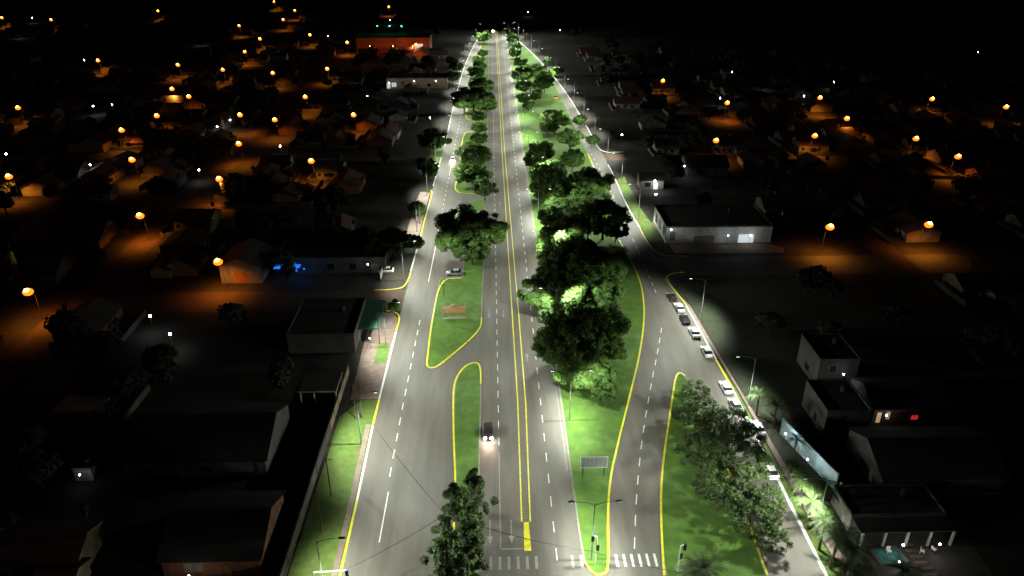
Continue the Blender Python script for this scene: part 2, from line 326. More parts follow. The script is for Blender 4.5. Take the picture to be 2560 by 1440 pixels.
globe=sphere_mesh('lamp_globe',.66,'sodium_globe'); shade=sphere_mesh('lamp_halo',1.15,'sodium_halo',sz=.7)  # shade: added glowing shell that stands in for the halo round the globe
SOD=spot('sodium_light',9500,(1,.30,.028),142,1.0,.4)
b=MB(); b.tube((0,0,0),(0,0,8.6),.07,.05,'dark_metal',8); pole8=b.mesh('pole')
b=MB(); b.tube((0,0,8.2),(0,-1.6,8.9),.05,.05,'dark_metal',6); arm8=b.mesh('arm')
SP=[('pole',pole8,(0,0,0),(0,0,0),None),('arm',arm8,(0,0,0),(0,0,0),None),('lamp_halo',shade,(0,-2.0,8.5),(0,0,0),1),('lamp_globe',globe,(0,-2.3,8.85),(0,0,0),1),('lamp_light',SOD,(0,-2.0,7.5),(0,0,0),1)]
sod=[(395,28),(128,50),(598,65),(708,50),(737,27),(650,98),(612,130),(775,88),(868,107),(1040,113),(245,152),(445,163),(557,175),(682,183),(818,173),(430,223),(472,242),(763,243),(45,270),(392,290),(600,288),(687,300),(884,288),(304,326),(597,360),(330,400),(778,403),(548,448),(22,442),(350,540),(545,655),(70,730),(1657,203),(2050,245),(2330,248),(2515,268),(1818,258),(2117,297),(2037,340),(1790,352),(2290,347),(2395,392),(2075,568),(2322,562),(972,18),(5,45),(685,5)]
sodpos=[]
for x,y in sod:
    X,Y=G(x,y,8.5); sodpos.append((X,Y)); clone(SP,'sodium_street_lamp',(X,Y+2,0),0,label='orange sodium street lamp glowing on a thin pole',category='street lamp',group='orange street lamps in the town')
wb=sphere_mesh('lamp_globe',.28,'white_bulb')
WL=spot('yard_light',330,(.85,.95,1),150,1.0,.25)
b=MB(); b.tube((0,0,0),(0,0,4.2),.06,.05,'dark_metal',6); pole4=b.mesh('pole')
YP=[('pole',pole4,(0,0,0),(0,0,0),None),('lamp_globe',wb,(0,0,4.45),(0,0,0),None),('lamp_light',WL,(0,-.5,4.2),(0,0,0),None)]
whites=[(233,265),(543,316),(375,790),(425,835),(820,90),(600,222),(975,50),(1710,415),(1910,205),(2085,205),(1555,337),(918,240),(497,425),(45,82),(80,45),(700,365),(575,300),(280,262),(990,85),(1640,486),(2445,130),(1830,180),(2010,240),(1800,245),(15,385),(905,272),(1075,295),(500,98),(225,412),(210,150),(1400,75),(1320,30)]
for x,y in whites:
    X,Y=G(x,y,4.45); clone(YP,'yard_lamp',(X,Y,0),0,label='small white lamp on a thin pole in a yard',category='yard lamp',group='white yard lamps in the town')
# ---------------------------------------------------------------- trees
def leaves(lobes,n,size,seed,flat=.8,m='leaf'):
    r=np.random.default_rng(seed); c=np.array([l[:3] for l in lobes]); R=np.array([l[3] for l in lobes])
    pr=R**2/np.sum(R**2); k=r.choice(len(lobes),n,p=pr)
    d=r.normal(size=(n,3)); d/=np.linalg.norm(d,axis=1)[:,None]
    rad=R[k]*(.45+.75*r.random(n)**.8); pos=c[k]+d*rad[:,None]*np.array([1,1,flat])
    nn=d+r.normal(size=(n,3))*.6+np.array([0,0,.4]); nn/=np.linalg.norm(nn,axis=1)[:,None]
    t=np.cross(nn,r.normal(size=(n,3))); t/=np.linalg.norm(t,axis=1)[:,None]; u=np.cross(nn,t)
    s=(size*(.6+.8*r.random(n)))[:,None]/2; t=t*s*1.3; u=u*s*.8
    v=np.stack([pos-t,pos-u,pos+t,pos+u],1).reshape(-1,3)
    me=bpy.data.meshes.new('crown'); f=np.arange(n*4).reshape(-1,4)
    me.from_pydata(v.tolist(),[],f.tolist()); me.materials.append(M[m]); me.update(); return me
def trunkmesh(h,lobes,r0,seed,lim=9):
    rr=random.Random(seed); b=MB(); pts=[(0,0,0)]
    for i in range(3): pts.append((pts[-1][0]+rr.uniform(-.2,.2),pts[-1][1]+rr.uniform(-.2,.2),h*(i+1)/3))
    for i in range(3): b.tube(pts[i],pts[i+1],r0*(1-.18*i),r0*(1-.18*(i+1)),'bark',8,False)
    for l in rr.sample(lobes,min(lim,len(lobes))):
        s=Vector(pts[3]) if rr.random()<.6 else Vector(pts[2]); e=Vector(l[:3]); mid=s.lerp(e,.5)+Vector((0,0,.35))
        b.tube(s,mid,r0*.38,r0*.24,'bark',6,False); b.tube(mid,e,r0*.24,r0*.07,'bark',5,False)
        for _ in range(2): b.tube(mid.lerp(e,.5),e+Vector((rr.uniform(-1,1),rr.uniform(-1,1),rr.uniform(-.2,1))),r0*.12,r0*.03,'bark',4,False)
    return b.mesh('trunk',True)
def broad(seed,n=19000,m='leaf',R=5.5,zc=5.6,vr=4.0,nl=58,size=.32,lo=.5,hi=1.45):
    rr=random.Random(seed); lobes=[]
    while len(lobes)<nl:
        x,y,z=[rr.uniform(-1,1) for _ in range(3)]
        q=x*x+y*y+z*z
        if q>1 or q<.3 or z<-.75: continue
        rl=rr.uniform(lo,hi); lobes.append((x*(R-rl*.6)*1.12,y*(R-rl*.6)*1.12,zc+z*vr*.8,rl))
    return [('trunk',trunkmesh(3.2,lobes,.32,seed,14),(0,0,0),(0,0,0),None),('crown',leaves(lobes,n,size,seed,m=m),(0,0,0),(0,0,0),None)]
def spiky(seed,m='leaf_island'):
    rr=random.Random(seed); lobes=[]
    for i in range(46):
        z=rr.uniform(2.5,11.5); rad=(1-(z-2.5)/11)*3.8+.4; a=rr.uniform(0,6.28); q=rr.uniform(.2,1.1)
        lobes.append((math.cos(a)*rad*q,math.sin(a)*rad*q,z,rr.uniform(.35,.85)))
    return [('trunk',trunkmesh(8.5,lobes,.22,seed,36),(0,0,0),(0,0,0),None),('crown',leaves(lobes,9500,.31,seed,1.0,m),(0,0,0),(0,0,0),None)]
TB=[broad(11),broad(12),broad(13),broad(14,m='leaf_pale')]
TS=[broad(21,n=5400,m='leaf_island',nl=56,size=.31,vr=3.3,lo=.4,hi=1.15),broad(22,n=5600,nl=60,size=.31,vr=3.3,m='leaf_island',lo=.4,hi=1.1)]
TN=[spiky(31),spiky(32)]
ntree=0
def tree(x,y,w,kind='b',lab=None,zs=None):
    global ntree; ntree+=1
    zc=5.8; s=1; z0=6.8 if kind=='n' else 5.8
    for _ in range(4):
        X,Y=G(x,y,zc); px=F/P(X,Y,zc)[2]; s=(w/2/px)/(5.5 if kind!='n' else 3.9)
        sz=zs or min(1.35,max(.45,s**.9)); zc=z0*sz
    src={'b':TB,'s':TS,'n':TN}[kind]; src=src[ntree%len(src)]
    L=lab or {'b':'broad leafy shade tree with dark dense crown on grass','s':'open airy tree with sparse leaves on grass median','n':'tall leafy tree with ragged branches on median'}[kind]
    clone(src,'tree',(X,Y,.1),random.uniform(0,6.28),(s,s,sz),label=L,category='tree',group='trees along the avenue')
for t in [(1190,1225,95,'n'),(1140,1275,110,'n'),(1178,1320,110,'n'),(1118,1370,120,'n'),(1165,1400,120,'n'),(1115,1440,110,'n'),
 (1178,560,165),(1150,600,110),(1215,590,90),(1180,620,90),(1183,430,88),(1190,385,74),(1172,375,60),(1212,470,62),(1185,240,100),(1160,250,70),(1205,215,60),(1195,205,50),(1215,262,50),(1198,318,40),(1196,290,40),(1200,345,44),(1195,150,34),(1190,180,46),(1200,165,34),(1208,132,26),(1212,88,40),(1207,95,30),(1275,80,36),(1280,95,30),
 (1305,185,52),(1312,215,46),(1358,185,58),(1362,205,50),(1388,297,78),(1370,315,50),(1425,345,66),(1350,375,72),(1340,400,60),(1370,430,90),(1432,395,66),(1400,450,70),(1485,455,95),(1465,440,66),(1510,540,125),(1470,555,90),(1540,575,60),(1400,610,125),(1392,515,66),(1355,465,60),(1350,430,56),(1455,500,80),(1375,480,70),(1385,545,80),(1430,560,90),(1480,500,90),
 (1460,650,150),(1515,675,105),(1345,728,105),(1420,740,130),(1390,680,100),(1500,740,110),(1500,810,140),(1425,825,150),(1400,790,110),(1520,870,90),(1440,915,140),(1385,870,100),(1490,930,110),(1510,980,70),(1390,640,90),(1440,700,110),(1460,860,120),
 (1290,130,34),(1300,155,36),(1283,105,30),(1335,235,44),(1292,115,26),(1318,170,30),(1345,215,36),(1310,245,36),(1322,262,30),(1345,168,30),
 (1740,975,70,'s'),(1745,1020,110,'s'),(1825,1060,130,'s'),(1760,1120,140,'s'),(1845,1150,150,'s'),(1905,1240,110,'s'),(1800,1220,130,'s'),(1870,1090,100,'s'),(1880,1300,110,'s'),(1790,1060,90,'s'),(1850,1240,100,'s'),(1925,1290,60,'s'),(1710,1040,60,'s'),(1930,1345,90,'s'),
 (1085,348,80),(1068,412,56),(1035,605,50),(985,600,90),(940,610,80),(900,590,80),(700,650,70),(1140,165,35),(1130,190,40),(1130,150,30),(1395,175,30),(1450,300,36),(1480,350,36),(1370,150,24),(985,765,30),(1075,430,40),(1040,520,45)]:
    tree(*t)
def palm(seed):
    rr=random.Random(seed); b=MB(); p=[(0,0,0),(.1,.05,2.5),(.15,.15,5)]
    b.tube(p[0],p[1],.22,.17,'bark',8,False); b.tube(p[1],p[2],.17,.15,'bark',8)
    c=MB()
    for i in range(24):
        a=i*2.4; e=rr.uniform(.1,1.1); prev=None; L=rr.uniform(2.6,3.4)
        for k in range(9):
            t=k/8; rad=L*t; z=5+L*t*math.sin(e)-2.2*t*t
            q=Vector((.15+math.cos(a)*rad*math.cos(e*.6),.15+math.sin(a)*rad*math.cos(e*.6),z))
            if prev is not None:
                side=Vector((-math.sin(a),math.cos(a),0)); wl=.5*math.sin(math.pi*min(1,t*.9+.08))
                for sg in (-1,1):
                    for dd in (0,.5):
                        o=prev.lerp(q,dd); c.face([o,o+(q-prev)*.3,o+side*sg*wl+(q-prev)*.9+Vector((0,0,-.35*wl))],'leaf_island')
            prev=q
    return [('trunk',b.mesh('trunk',True),(0,0,0),(0,0,0),None),('crown',c.mesh('crown'),(0,0,0),(0,0,0),None)]
PM=[palm(1),palm(2)]
for i,(x,y,s) in enumerate([(1985,1165,1.0),(2015,1200,1.1),(2035,1250,1.2),(2065,1300,1.2),(2060,1215,1),(2095,1345,1.2),(2140,1375,1.3),(1765,1420,1.4),(1735,1430,1.2),(2110,1420,1.2),(2260,1430,1.2),(1945,1015,1),(1900,985,1),(1718,962,.9),(1990,1100,.9)]):
    X,Y=G(x,y,5*s); clone(PM[i%2],'palm_tree',(X,Y,0.03),i*1.3,(s,s,s),label='feathery palm tree beside a garden wall',category='palm tree',group='palms by the garden walls')
# ---------------------------------------------------------------- cars
def car_parts(paint,lit=False,tail=False,suv=0,beam=1000):
    SS=[(2.12,.42,.58,.62,.70,.58),(1.95,.30,.72,.80,.84,.68),(1.0,.25,.86,.98,.88,.74),(.30,.25,.92,1.44+suv,.88,.60),(-1.15,.25,.94,1.44+suv,.88,.60),(-1.8,.25,.95,1.04+suv*2,.87,.70),(-2.1,.38,.82,.88+suv,.80,.66)]
    body=MB(); gl=MB(); rings=[]
    for y,zb,zs,zt,hw,ht in SS: rings.append([(-hw*.9,y,zb),(-hw,y,zb+.22),(-hw,y,zs),(-ht,y,zt),(ht,y,zt),(hw,y,zs),(hw,y,zb+.22),(hw*.9,y,zb)])
    for i in range(len(rings)-1):
        a,c=rings[i],rings[i+1]
        for k in range(7):
            q=[a[k],a[k+1],c[k+1],c[k]]
            if (k in (2,4) and i in (2,3,4)) or (k==3 and i in (2,4)): gl.face(q,'glass_dark')
            else: body.face(q,paint)
        body.face([a[7],a[0],c[0],c[7]],'tyre')
    body.face(rings[0][::-1],paint); body.face(rings[-1],paint)
    for x in (-.59,.59): body.box(x-.03,-1.12,1.40+suv,x+.03,.28,1.45+suv,paint)
    for yy in (-.35,.28): 
        for sg in (-1,1): body.tube((sg*.885,yy,.93),(sg*.605,yy,1.43+suv),.035,.035,paint,4)
    for sg in (-1,1): body.box(min(sg*.88,sg*1.02),.62,.9,max(sg*.88,sg*1.02),.8,1.03,paint)
    parts=[('body',body.mesh('body'),(0,0,0),(0,0,0),None),('window',gl.mesh('window'),(0,0,0),(0,0,0),None)]
    w=MB(); w.tube((-.11,0,0),(.11,0,0),.33,.33,'tyre',16); w.tube((-.12,0,0),(.12,0,0),.19,.19,'galvanised_steel',10); wm_=w.mesh('wheel')
    for x in (-.80,.80):
        for y in (-1.32,1.32): parts.append(('wheel',wm_,(x,y,.33),(0,0,0),None))
    h=MB(); h.box(-.24,-.12,-.15,.24,.08,.15,'headlight_lit' if lit else 'headlight_glass'); hm=h.mesh('headlight')
    t=MB(); t.box(-.14,-.05,-.12,.14,.05,.12,'taillight_lit' if tail else 'taillight_red'); tm=t.mesh('taillight')
    for x in (-.60,.60): parts+= [('headlight',hm,(x,2.09,.64),(0,0,0),None),('taillight',tm,(x,-2.09,.72),(0,0,0),None)]
    if lit:
        sl=spot('headlight_beam',beam,(1,.66,.50),70,1,.08)
        parts.append(('headlight_beam',sl,(-.5,2.3,.65),(math.radians(87),0,0),None)); parts.append(('headlight_beam',sl,(.5,2.3,.65),(math.radians(87),0,0),None))
    return parts
CW=car_parts('car_white');CS=car_parts('car_silver',suv=.12);CB=car_parts('car_black');CM=car_parts('car_maroon',True,False,.15,1800);CT=car_parts('car_maroon',False,True);CL=car_parts('car_white',True)
def car(src,x,y,rz,lab,g='cars parked along the kerb',zz=Z_R):
    X,Y=G(x,y,.7); kw2=dict(label=lab,category='car'); 
    if g: kw2['group']=g
    clone(src,'car' if not g else 'parked_car',(X,Y,zz),rz,**kw2)
k=.04
car(CB,1680,742,k,'black car parked at the kerb under lamps'); car(CW,1698,768,k,'white hatchback parked at the kerb between black cars'); car(CB,1712,797,k,'black car parked at the kerb behind a white car')
car(CW,1736,830,k,'white car parked alone at the kerb'); car(CW,1767,878,k,'white compact car parked at the white painted kerb')
car(CW,1815,968,k,'white car parked at the kerb near a tree'); car(CS,1838,1012,k,'silver car parked at the kerb beneath branches'); car(CW,1893,1068,k,'white car parked half under a tree'); car(CW,1925,1175,k,'white car parked in tree shadow')
car(CS,1136,681,math.pi/2,'silver car parked across the end of the grass island',None)
car(CW,965,674,math.pi/2,'white car parked in front of a shop',None,0)
car(CM,1221,1078,math.pi,'dark car driving on the avenue with headlights on',None)
car(CL,1132,398,math.pi,'car with bright headlights on the service road',None)
car(CL,1233,76,math.pi,'distant vehicle with bright headlights on the avenue',None)
car(CT,1388,243,.1,'car with glowing red tail lights on service road',None)
# ---------------------------------------------------------------- buildings
occ=[]
def building(name,lab,x0,y0,x1,y1,h,wall='white_stucco',roof='dark_roof',rt='flat',cat='building',wins=(),doors=(),sw=()):
    x0+=S; x1+=S
    occ.append((x0-3,y0-3,x1+3,y1+3)); cx,cy=(x0+x1)/2,(y0+y1)/2; w=(x1-x0)/2; d=(y1-y0)/2
    e=obj(name,None,(cx,cy,0),0,label=lab,category=cat)
    b=MB(); b.box(-w,-d,0,w,d,h,wall); 
    if rt=='flat':
        obj('wall',b.mesh('wall'),parent=e)
        r=MB(); r.box(-w-.1,-d-.1,h+.003,w+.1,d+.1,h+.12,roof)
        for q in ((-w-.12,-d-.12,w+.12,-d+.12),(-w-.12,d-.12,w+.12,d+.12),(-w-.12,-d+.13,-w+.12,d-.13),(w-.12,-d+.13,w+.12,d-.13)): r.box(q[0],q[1],h+.12,q[2],q[3],h+.45,'town_grey')
        ro=obj('roof',r.mesh('roof'),parent=e)
        t=MB(); t.tube((w*.4,d*.3,h+.13),(w*.4,d*.3,h+1.3),.6,.6,'dark_metal',12); t.tube((w*.4,d*.3,h+1.3),(w*.4,d*.3,h+1.5),.6,.25,'dark_metal',12); obj('water_tank',t.mesh('water_tank'),parent=ro)
    else:
        rh=min(w,d)*.45; o=.5
        if w>=d:
            g=[[(-w,-d,h),(-w,d,h),(-w,0,h+rh)],[(w,d,h),(w,-d,h),(w,0,h+rh)]]
            rf=[[(-w-o,-d-o,h-o*.45+.05),(w+o,-d-o,h-o*.45+.05),(w+o,0,h+rh+.05),(-w-o,0,h+rh+.05)],[(w+o,d+o,h-o*.45+.05),(-w-o,d+o,h-o*.45+.05),(-w-o,0,h+rh+.05),(w+o,0,h+rh+.05)]]
        else:
            g=[[(-w,-d,h),(0,-d,h+rh),(w,-d,h)],[(w,d,h),(0,d,h+rh),(-w,d,h)]]
            rf=[[(-w-o,-d-o,h-o*.45+.05),(0,-d-o,h+rh+.05),(0,d+o,h+rh+.05),(-w-o,d+o,h-o*.45+.05)],[(w+o,d+o,h-o*.45+.05),(0,d+o,h+rh+.05),(0,-d-o,h+rh+.05),(w+o,-d-o,h-o*.45+.05)]]
        for q in g: b.face(q,wall)
        obj('wall',b.mesh('wall'),parent=e); r=MB()
        for q in rf: r.face(q,roof); r.face([(a,b_,c+.12) for a,b_,c in q][::-1],roof)
        obj('roof',r.mesh('roof'),parent=e)
    for f,ww,zb,zt,m in wins:
        q=MB(); x=-w+2*w*f; q.box(x-ww/2-.08,-d-.06,zb-.08,x+ww/2+.08,-d-.002,zt+.08,'concrete'); q.box(x-ww/2,-d-.09,zb,x+ww/2,-d-.061,zt,m); q.box(x-.03,-d-.11,zb,x+.03,-d-.091,zt,'dark_metal'); obj('window',q.mesh('window'),parent=e)
    for f,ww,zt,m in doors:
        q=MB(); x=-w+2*w*f; q.box(x-ww/2,-d-.08,0.02,x+ww/2,-d-.002,zt,m); obj('door',q.mesh('door'),parent=e)
    sx=w if cx<0 else -w; sg=1 if cx<0 else -1
    for f,ww,zb,zt,m in sw:
        q=MB(); y=-d+2*d*f; a,c=sorted((sx+sg*.003,sx+sg*.09)); q.box(a,y-ww/2,zb,c,y+ww/2,zt,m); obj('window',q.mesh('window'),parent=e)
    return e
gd='glass_dark'
building('warehouse','long white commercial building with lit garage doors',51.5,199,82.5,217,5.0,'white_stucco','dark_roof','flat','warehouse',wins=[(.06,1.4,1,3.6,'concrete')],doors=[(.36,6,2.4,'concrete'),(.56,4.2,2.6,'white_paint'),(.76,4.5,2.6,'white_window')],sw=[(.2,2,1,4,'concrete'),(.5,2,1,4,'concrete'),(.8,2,1,4,'concrete')])
def lamp_on(name,lab,x,y,z,power,colr,mesh,h=None):
    x+=S
    e=obj(name,None,(x,y,0),0,label=lab,category='lamp'); b=MB(); b.tube((0,.25,0),(0,.25,z-.1),.05,.04,'dark_metal',6); b.tube((0,.25,z-.1),(0,0,z),.03,.03,'dark_metal',6); obj('pole',b.mesh('pole'),parent=e)
    o=obj('lamp_globe',mesh,(0,-.05,z),0,e); l=point('lamp_light',power,colr,.2); obj('lamp_light',l,(0,-.5,z-.1),0,e); return e
smallb=sphere_mesh('lamp_globe',.14,'white_bulb'); smallo=sphere_mesh('lamp_globe',.16,'sodium_globe'); smallg=sphere_mesh('lamp_globe',.3,'green_bulb')
lamp_on('wall_lamp','white lamp lighting the garage doors of a warehouse',75.5,196.9,3.2,110,(.9,1,1),smallb)
lamp_on('wall_lamp','white lamp lighting the garage doors of a warehouse',69,196.9,3.2,55,(.9,1,1),smallb)
lamp_on('wall_lamp','white lamp standing before a white warehouse wall',52.2,197.0,5.2,90,(.9,1,1),smallb)
lamp_on('wall_lamp','white lamp lighting a pale shopfront',57.5,246,3.6,600,(.9,1,1),sphere_mesh('lamp_globe',.35,'white_bulb'))
building('shop','low dark roofed shop with bright white entrance light',53,247.5,61,255,3.4,'town_white','dark_roof','gable','shop',wins=[(.3,2,1,2.6,gd)],doors=[(.65,1.6,2.4,'white_window')])
building('warehouse','dark roofed shed with low wall',73,262,88,274,3.6,'town_grey','dark_roof','gable','warehouse',wins=[(.3,2,1,2.4,gd),(.7,2,1,2.4,gd)])
building('market_hall','large hall with orange red lit front wall',-95,551,-43,575,10,'brick','dark_roof','flat','hall',wins=[(.2,4,2,5,gd),(.5,4,2,5,gd),(.85,6,1,6,'white_window')])
for x,p_ in ((-84,900),(-68,1800),(-54,3500)): lamp_on('flood_lamp','orange flood lamp in front of a brick hall',x,541,6,p_,(1,.20,.05),smallo)
for i in range(3): lamp_on('green_lamp','small green lamp behind the hall roof',-84+i*9,585,14,300,(.1,1,.5),smallg)
building('shop','white low building with long parapet and lit doorway',-58,425,-24,438,5.5,'cream_stucco','dark_roof','flat','shop',wins=[(.12,2.6,1,3.2,'white_window'),(.5,2,1,2.6,gd),(.7,2,1,2.6,gd)],doors=[(.03,2,2.8,'white_window')])
lamp_on('wall_lamp','white lamp before a low white shop',-42,420,5,160,(1,.85,.65),smallb); lamp_on('wall_lamp','white lamp before a low white shop',-56,421,4,160,(.9,1,1),smallb); lamp_on('wall_lamp','white lamp before a low white shop',-30,420,5,120,(1,.85,.65),smallb)
building('shed','corrugated shed glowing orange beside a street lamp',-70,175.5,-59.5,188,5,'concrete','metal_roof','gable','shed',doors=[(.5,3.4,3.4,'wood')])
building('bar','flat roofed bar with blue lit terrace wall',-57,181,-28,193,4.2,'town_grey','dark_roof','flat','bar',wins=[(.13,3.2,.6,3.2,'blue_panel'),(.5,2,1,3,gd),(.7,2,1,3,gd)],doors=[(.9,2,2.6,'concrete')])
e=obj('terrace_roof',None,(-53.5+S,181.2,0),0,label='blue glowing flat terrace canopy on posts beside a bar',category='canopy')
b=MB(); b.box(-3.0,-3.4,3.4,1.4,-.5,3.5,'blue_panel'); b.box(1.5,-2.4,3.1,3.4,-.2,3.2,'blue_panel'); obj('canopy',b.mesh('canopy'),(0,-1,0),0,e)
for x in (-2.4,2.4): b=MB(); b.tube((x,-3.2,0),(x,-3.2,3.09),.07,.07,'dark_metal',6); obj('post',b.mesh('post'),parent=e)
lamp_on('terrace_lamp','blue terrace lamp beside a dark wall',-49,178.5,2.6,120,(.02,.25,1),sphere_mesh('lamp_globe',.2,'blue_panel'))
lamp_on('wall_lamp','white lamp in front of a shop wall',-32,177.5,4.2,110,(.9,1,1),smallb)
building('corner_shop','dark roofed corner shop with green sheet awning',-44,140,-29.5,157,4.4,'town_grey','dark_roof','flat','shop',sw=[(.3,2,0.1,2.6,'concrete'),(.7,3,.9,2.6,gd)])
e=obj('awning',None,(-27+S,151,0),0,label='green sheet metal awning over a shop pavement',category='awning')
b=MB(); b.box(-2.3,-7,3.55,2.2,7,3.65,'green_sheet')
for i in range(14): b.box(-2.3,-6.9+i,3.652,2.2,-6.8+i,3.72,'dark_metal')
obj('canopy',b.mesh('canopy'),parent=e,rz=0)
for x in (-2,2.1):
    for y in (-6.8,0,6.8): b=MB(); b.tube((x,y,0),(x,y,3.54),.06,.06,'galvanised_steel',6); obj('post',b.mesh('post'),parent=e)
lamp_on('shop_lamp','pinkish lamp under a shop canopy',-26.3,141,3,160,(1,.75,.75),smallb)
e=obj('carport',None,(-34.6,124,0),0,label='small white framed carport with flat dark roof',category='carport')
for x in (-3.4,-.8,3.4):
    for y in (-3,3): b=MB(); b.box(x-.12,y-.12,0,x+.12,y+.12,2.8,'white_stucco'); obj('post',b.mesh('post'),parent=e)
b=MB(); b.box(-3.7,-3.4,2.803,3.7,3.4,3.1,'town_white'); b.box(-3.6,-3.3,3.103,3.6,3.3,3.17,'dark_roof'); obj('roof',b.mesh('roof'),parent=e); occ.append((-39,119,-29,129))
building('house','long dark tiled house behind a garden wall',-62,100,-38,116,3.6,'town_grey','dark_roof','gable','house',wins=[(.2,1.6,1,2.2,gd),(.6,1.6,1,2.2,gd)],doors=[(.4,1,2.1,'wood')])
building('house','brick house with lit terrace and barred window',-47,78.5,-33,92,3.4,'town_brick','dark_roof','gable','house',wins=[(.32,2.6,.9,2.5,'concrete')],doors=[(.66,1,2.1,'wood')])
lamp_on('porch_lamp','white porch lamp in front of a brick house',-42.0,75.8,3,90,(1,.8,.55),smallb)
lamp_on('yard_light_post','dim lamp lighting a small white outhouse',-68,98,2.6,8,(1,.95,.9),smallb)
building('outhouse','small white outhouse in a dark yard',-70,99.5,-67,102,2.4,'town_white','metal_roof','flat','outhouse',doors=[(.5,.9,2,'concrete')])
def gwall(p,q,h,m,lab,cat='wall',posts=True,cop='town_grey'):
    p=Vector(p);q=Vector(q); L=(q-p).length; a=math.atan2(q.y-p.y,q.x-p.x)
    e=obj('garden_wall',None,(p.x,p.y,0),a,label=lab,category=cat); b=MB(); b.box(0,-.09,0,L,.09,h,m); obj('wall',b.mesh('wall'),parent=e)
    c=MB(); c.box(-.02,-.13,h+.003,L+.02,.13,h+.08,cop); obj('coping',c.mesh('coping'),parent=e)
    if posts:
        c=MB(); n=int(L//4)
        for i in range(n+1): c.box(i*L/n-.15,-.15,0,i*L/n+.15,.15,h+.2,cop)
        obj('pier',c.mesh('pier'),parent=e)
gwall((-30.7,60),(-30.7,112),2.3,'town_grey','long weathered concrete garden wall beside the grass verge')
gwall((-30.7,112),(-30.7,132),2.0,'town_cream','cream garden wall with piers beside the pavement')
gwall(G(1952,1085),G(2085,1225),3.4,'aqua_paint','pale aqua garden wall with piers near palms',cop='aqua_paint')
gwall(G(2095,1240),G(2150,1330),2.6,'white_stucco','white garden wall near palm trees',cop='white_stucco')
gwall((-30,176),(-30,181),2,'white_stucco','short white wall next to a shop')
lamp_on('wall_lamp','added white lamp brightening the aqua garden wall',53.8,98,3.2,160,(.9,1,1),smallb)  # added lamp without a seen source, brightens the aqua wall
lamp_on('wall_lamp','added white lamp brightening the aqua garden wall',52.6,105,3.2,200,(.9,1,1),smallb)  # second added lamp for the aqua wall
building('modern_house','two storey white house with boxy volumes',66,124,74,134,6.3,'town_grey','dark_roof','flat','house',wins=[(.35,1.2,3.6,5.2,gd),(.7,1,1,2.4,gd)],sw=[(.5,2,1,2.4,gd)])
building('house','low pale house wing with lit doorway',72,112,86,122,3.4,'town_grey','dark_roof','gable','house',wins=[(.2,.6,.8,2.4,'warm_window'),(.55,1.4,1,2.3,gd)],doors=[(.08,.8,2.3,'warm_window')])
building('modern_house','grey two storey house beside palms',61,108,69,118,5.4,'town_grey','dark_roof','flat','house',wins=[(.5,2,1,2.4,gd),(.4,1.4,3.4,4.6,gd)],sw=[(.4,1,1,2.4,gd)])
lamp_on('porch_lamp','warm porch lamp by a pale house door',73.5,110.5,2.8,35,(1,.8,.55),smallb)
e=obj('shop_sign',None,(77,109.3,0),0,label='small glowing red sign board on two posts',category='sign'); b=MB(); b.box(-.55,-.05,0.0,-.45,.05,2.6,'dark_metal'); b.box(.45,-.05,0,.55,.05,2.6,'dark_metal'); obj('post',b.mesh('post'),parent=e)
b=MB(); b.box(-.6,-.06,2.602,.6,.06,3.5,'red_panel'); obj('panel',b.mesh('panel'),parent=e)
lamp_on('wall_lamp','dim white lamp beside a modern house',70,121.8,4.5,70,(.95,1,1),smallb)
building('house','large dark tiled house behind aqua wall',64,92,84,105,4,'town_grey','dark_roof','gable','house',wins=[(.2,1.6,1,2.2,gd),(.6,1.6,1,2.2,gd)],sw=[(.5,1.8,1,2.2,gd)])
e=building('pool_house','low house with white columned porch by pool',55.5,84.5,70,91,3.2,'town_white','dark_roof','flat','house',wins=[(.25,2,.8,2.4,'cream_stucco'),(.6,2,.8,2.4,'cream_stucco')],doors=[(.82,1,2.1,'wood')])
b=MB(); b.box(-7.3,-6.6,3.0,7.3,-3.45,3.2,'dark_roof'); obj('porch_roof',b.mesh('porch_roof'),parent=e)
for i in range(5): b=MB(); b.box(-7+i*3.45,-6.5,0,-6.7+i*3.45,-6.2,2.998,'white_stucco'); obj('column',b.mesh('column'),parent=e)
lamp_on('porch_lamp','warm lamp beneath the porch of the pool house',61,79.4,2.4,110,(1,.88,.7),smallb); lamp_on('porch_lamp','warm lamp beneath the porch of the pool house',66.5,79.4,2.4,80,(1,.88,.7),smallb)
for i,(x,y) in enumerate(((58.6,80.2),(63.6,80.0),(65.5,80.3))):
    c=MB(); c.box(-.3,-.3,.42,.3,.3,.48,'plastic_white'); s2=MB(); s2.box(-.3,.26,.481,.3,.32,1.0,'plastic_white'); e=obj('plastic_chair',None,(x,y,.03),i,label='white plastic garden chair under a porch',category='chair',group='porch chairs'); obj('seat',c.mesh('seat'),parent=e); obj('backrest',s2.mesh('backrest'),parent=e)
    for a in (-.26,.26):
        for bb in (-.26,.26): q=MB(); q.tube((a,bb,0),(a,bb,.42),.03,.03,'plastic_white',6); obj('leg',q.mesh('leg'),parent=e)
px,py=G(2222,1390)
e=obj('swimming_pool',None,(px,py,0),.15,label='small turquoise swimming pool with stone edge',category='swimming pool')
b=MB(); 
for q in ((-2.2,-1.7,2.2,-1.4),(-2.2,1.4,2.2,1.7),(-2.2,-1.39,-1.9,1.39),(1.9,-1.39,2.2,1.39)): b.box(q[0],q[1],.0,q[2],q[3],.16,'paver')
obj('coping',b.mesh('coping'),parent=e); b=MB(); b.box(-1.9,-1.4,0.0,1.9,1.4,.10,'pool_water'); obj('water',b.mesh('water'),parent=e)
lamp_on('garden_lamp','small garden lamp next to the pool',px+1.3,py-2.2,1.2,10,(.9,1,1),smallb)
sheet('paved_terrace',[(55,70),(72,70),(72,84),(55,84)],.045,'asphalt_dark')
ym2=MB()
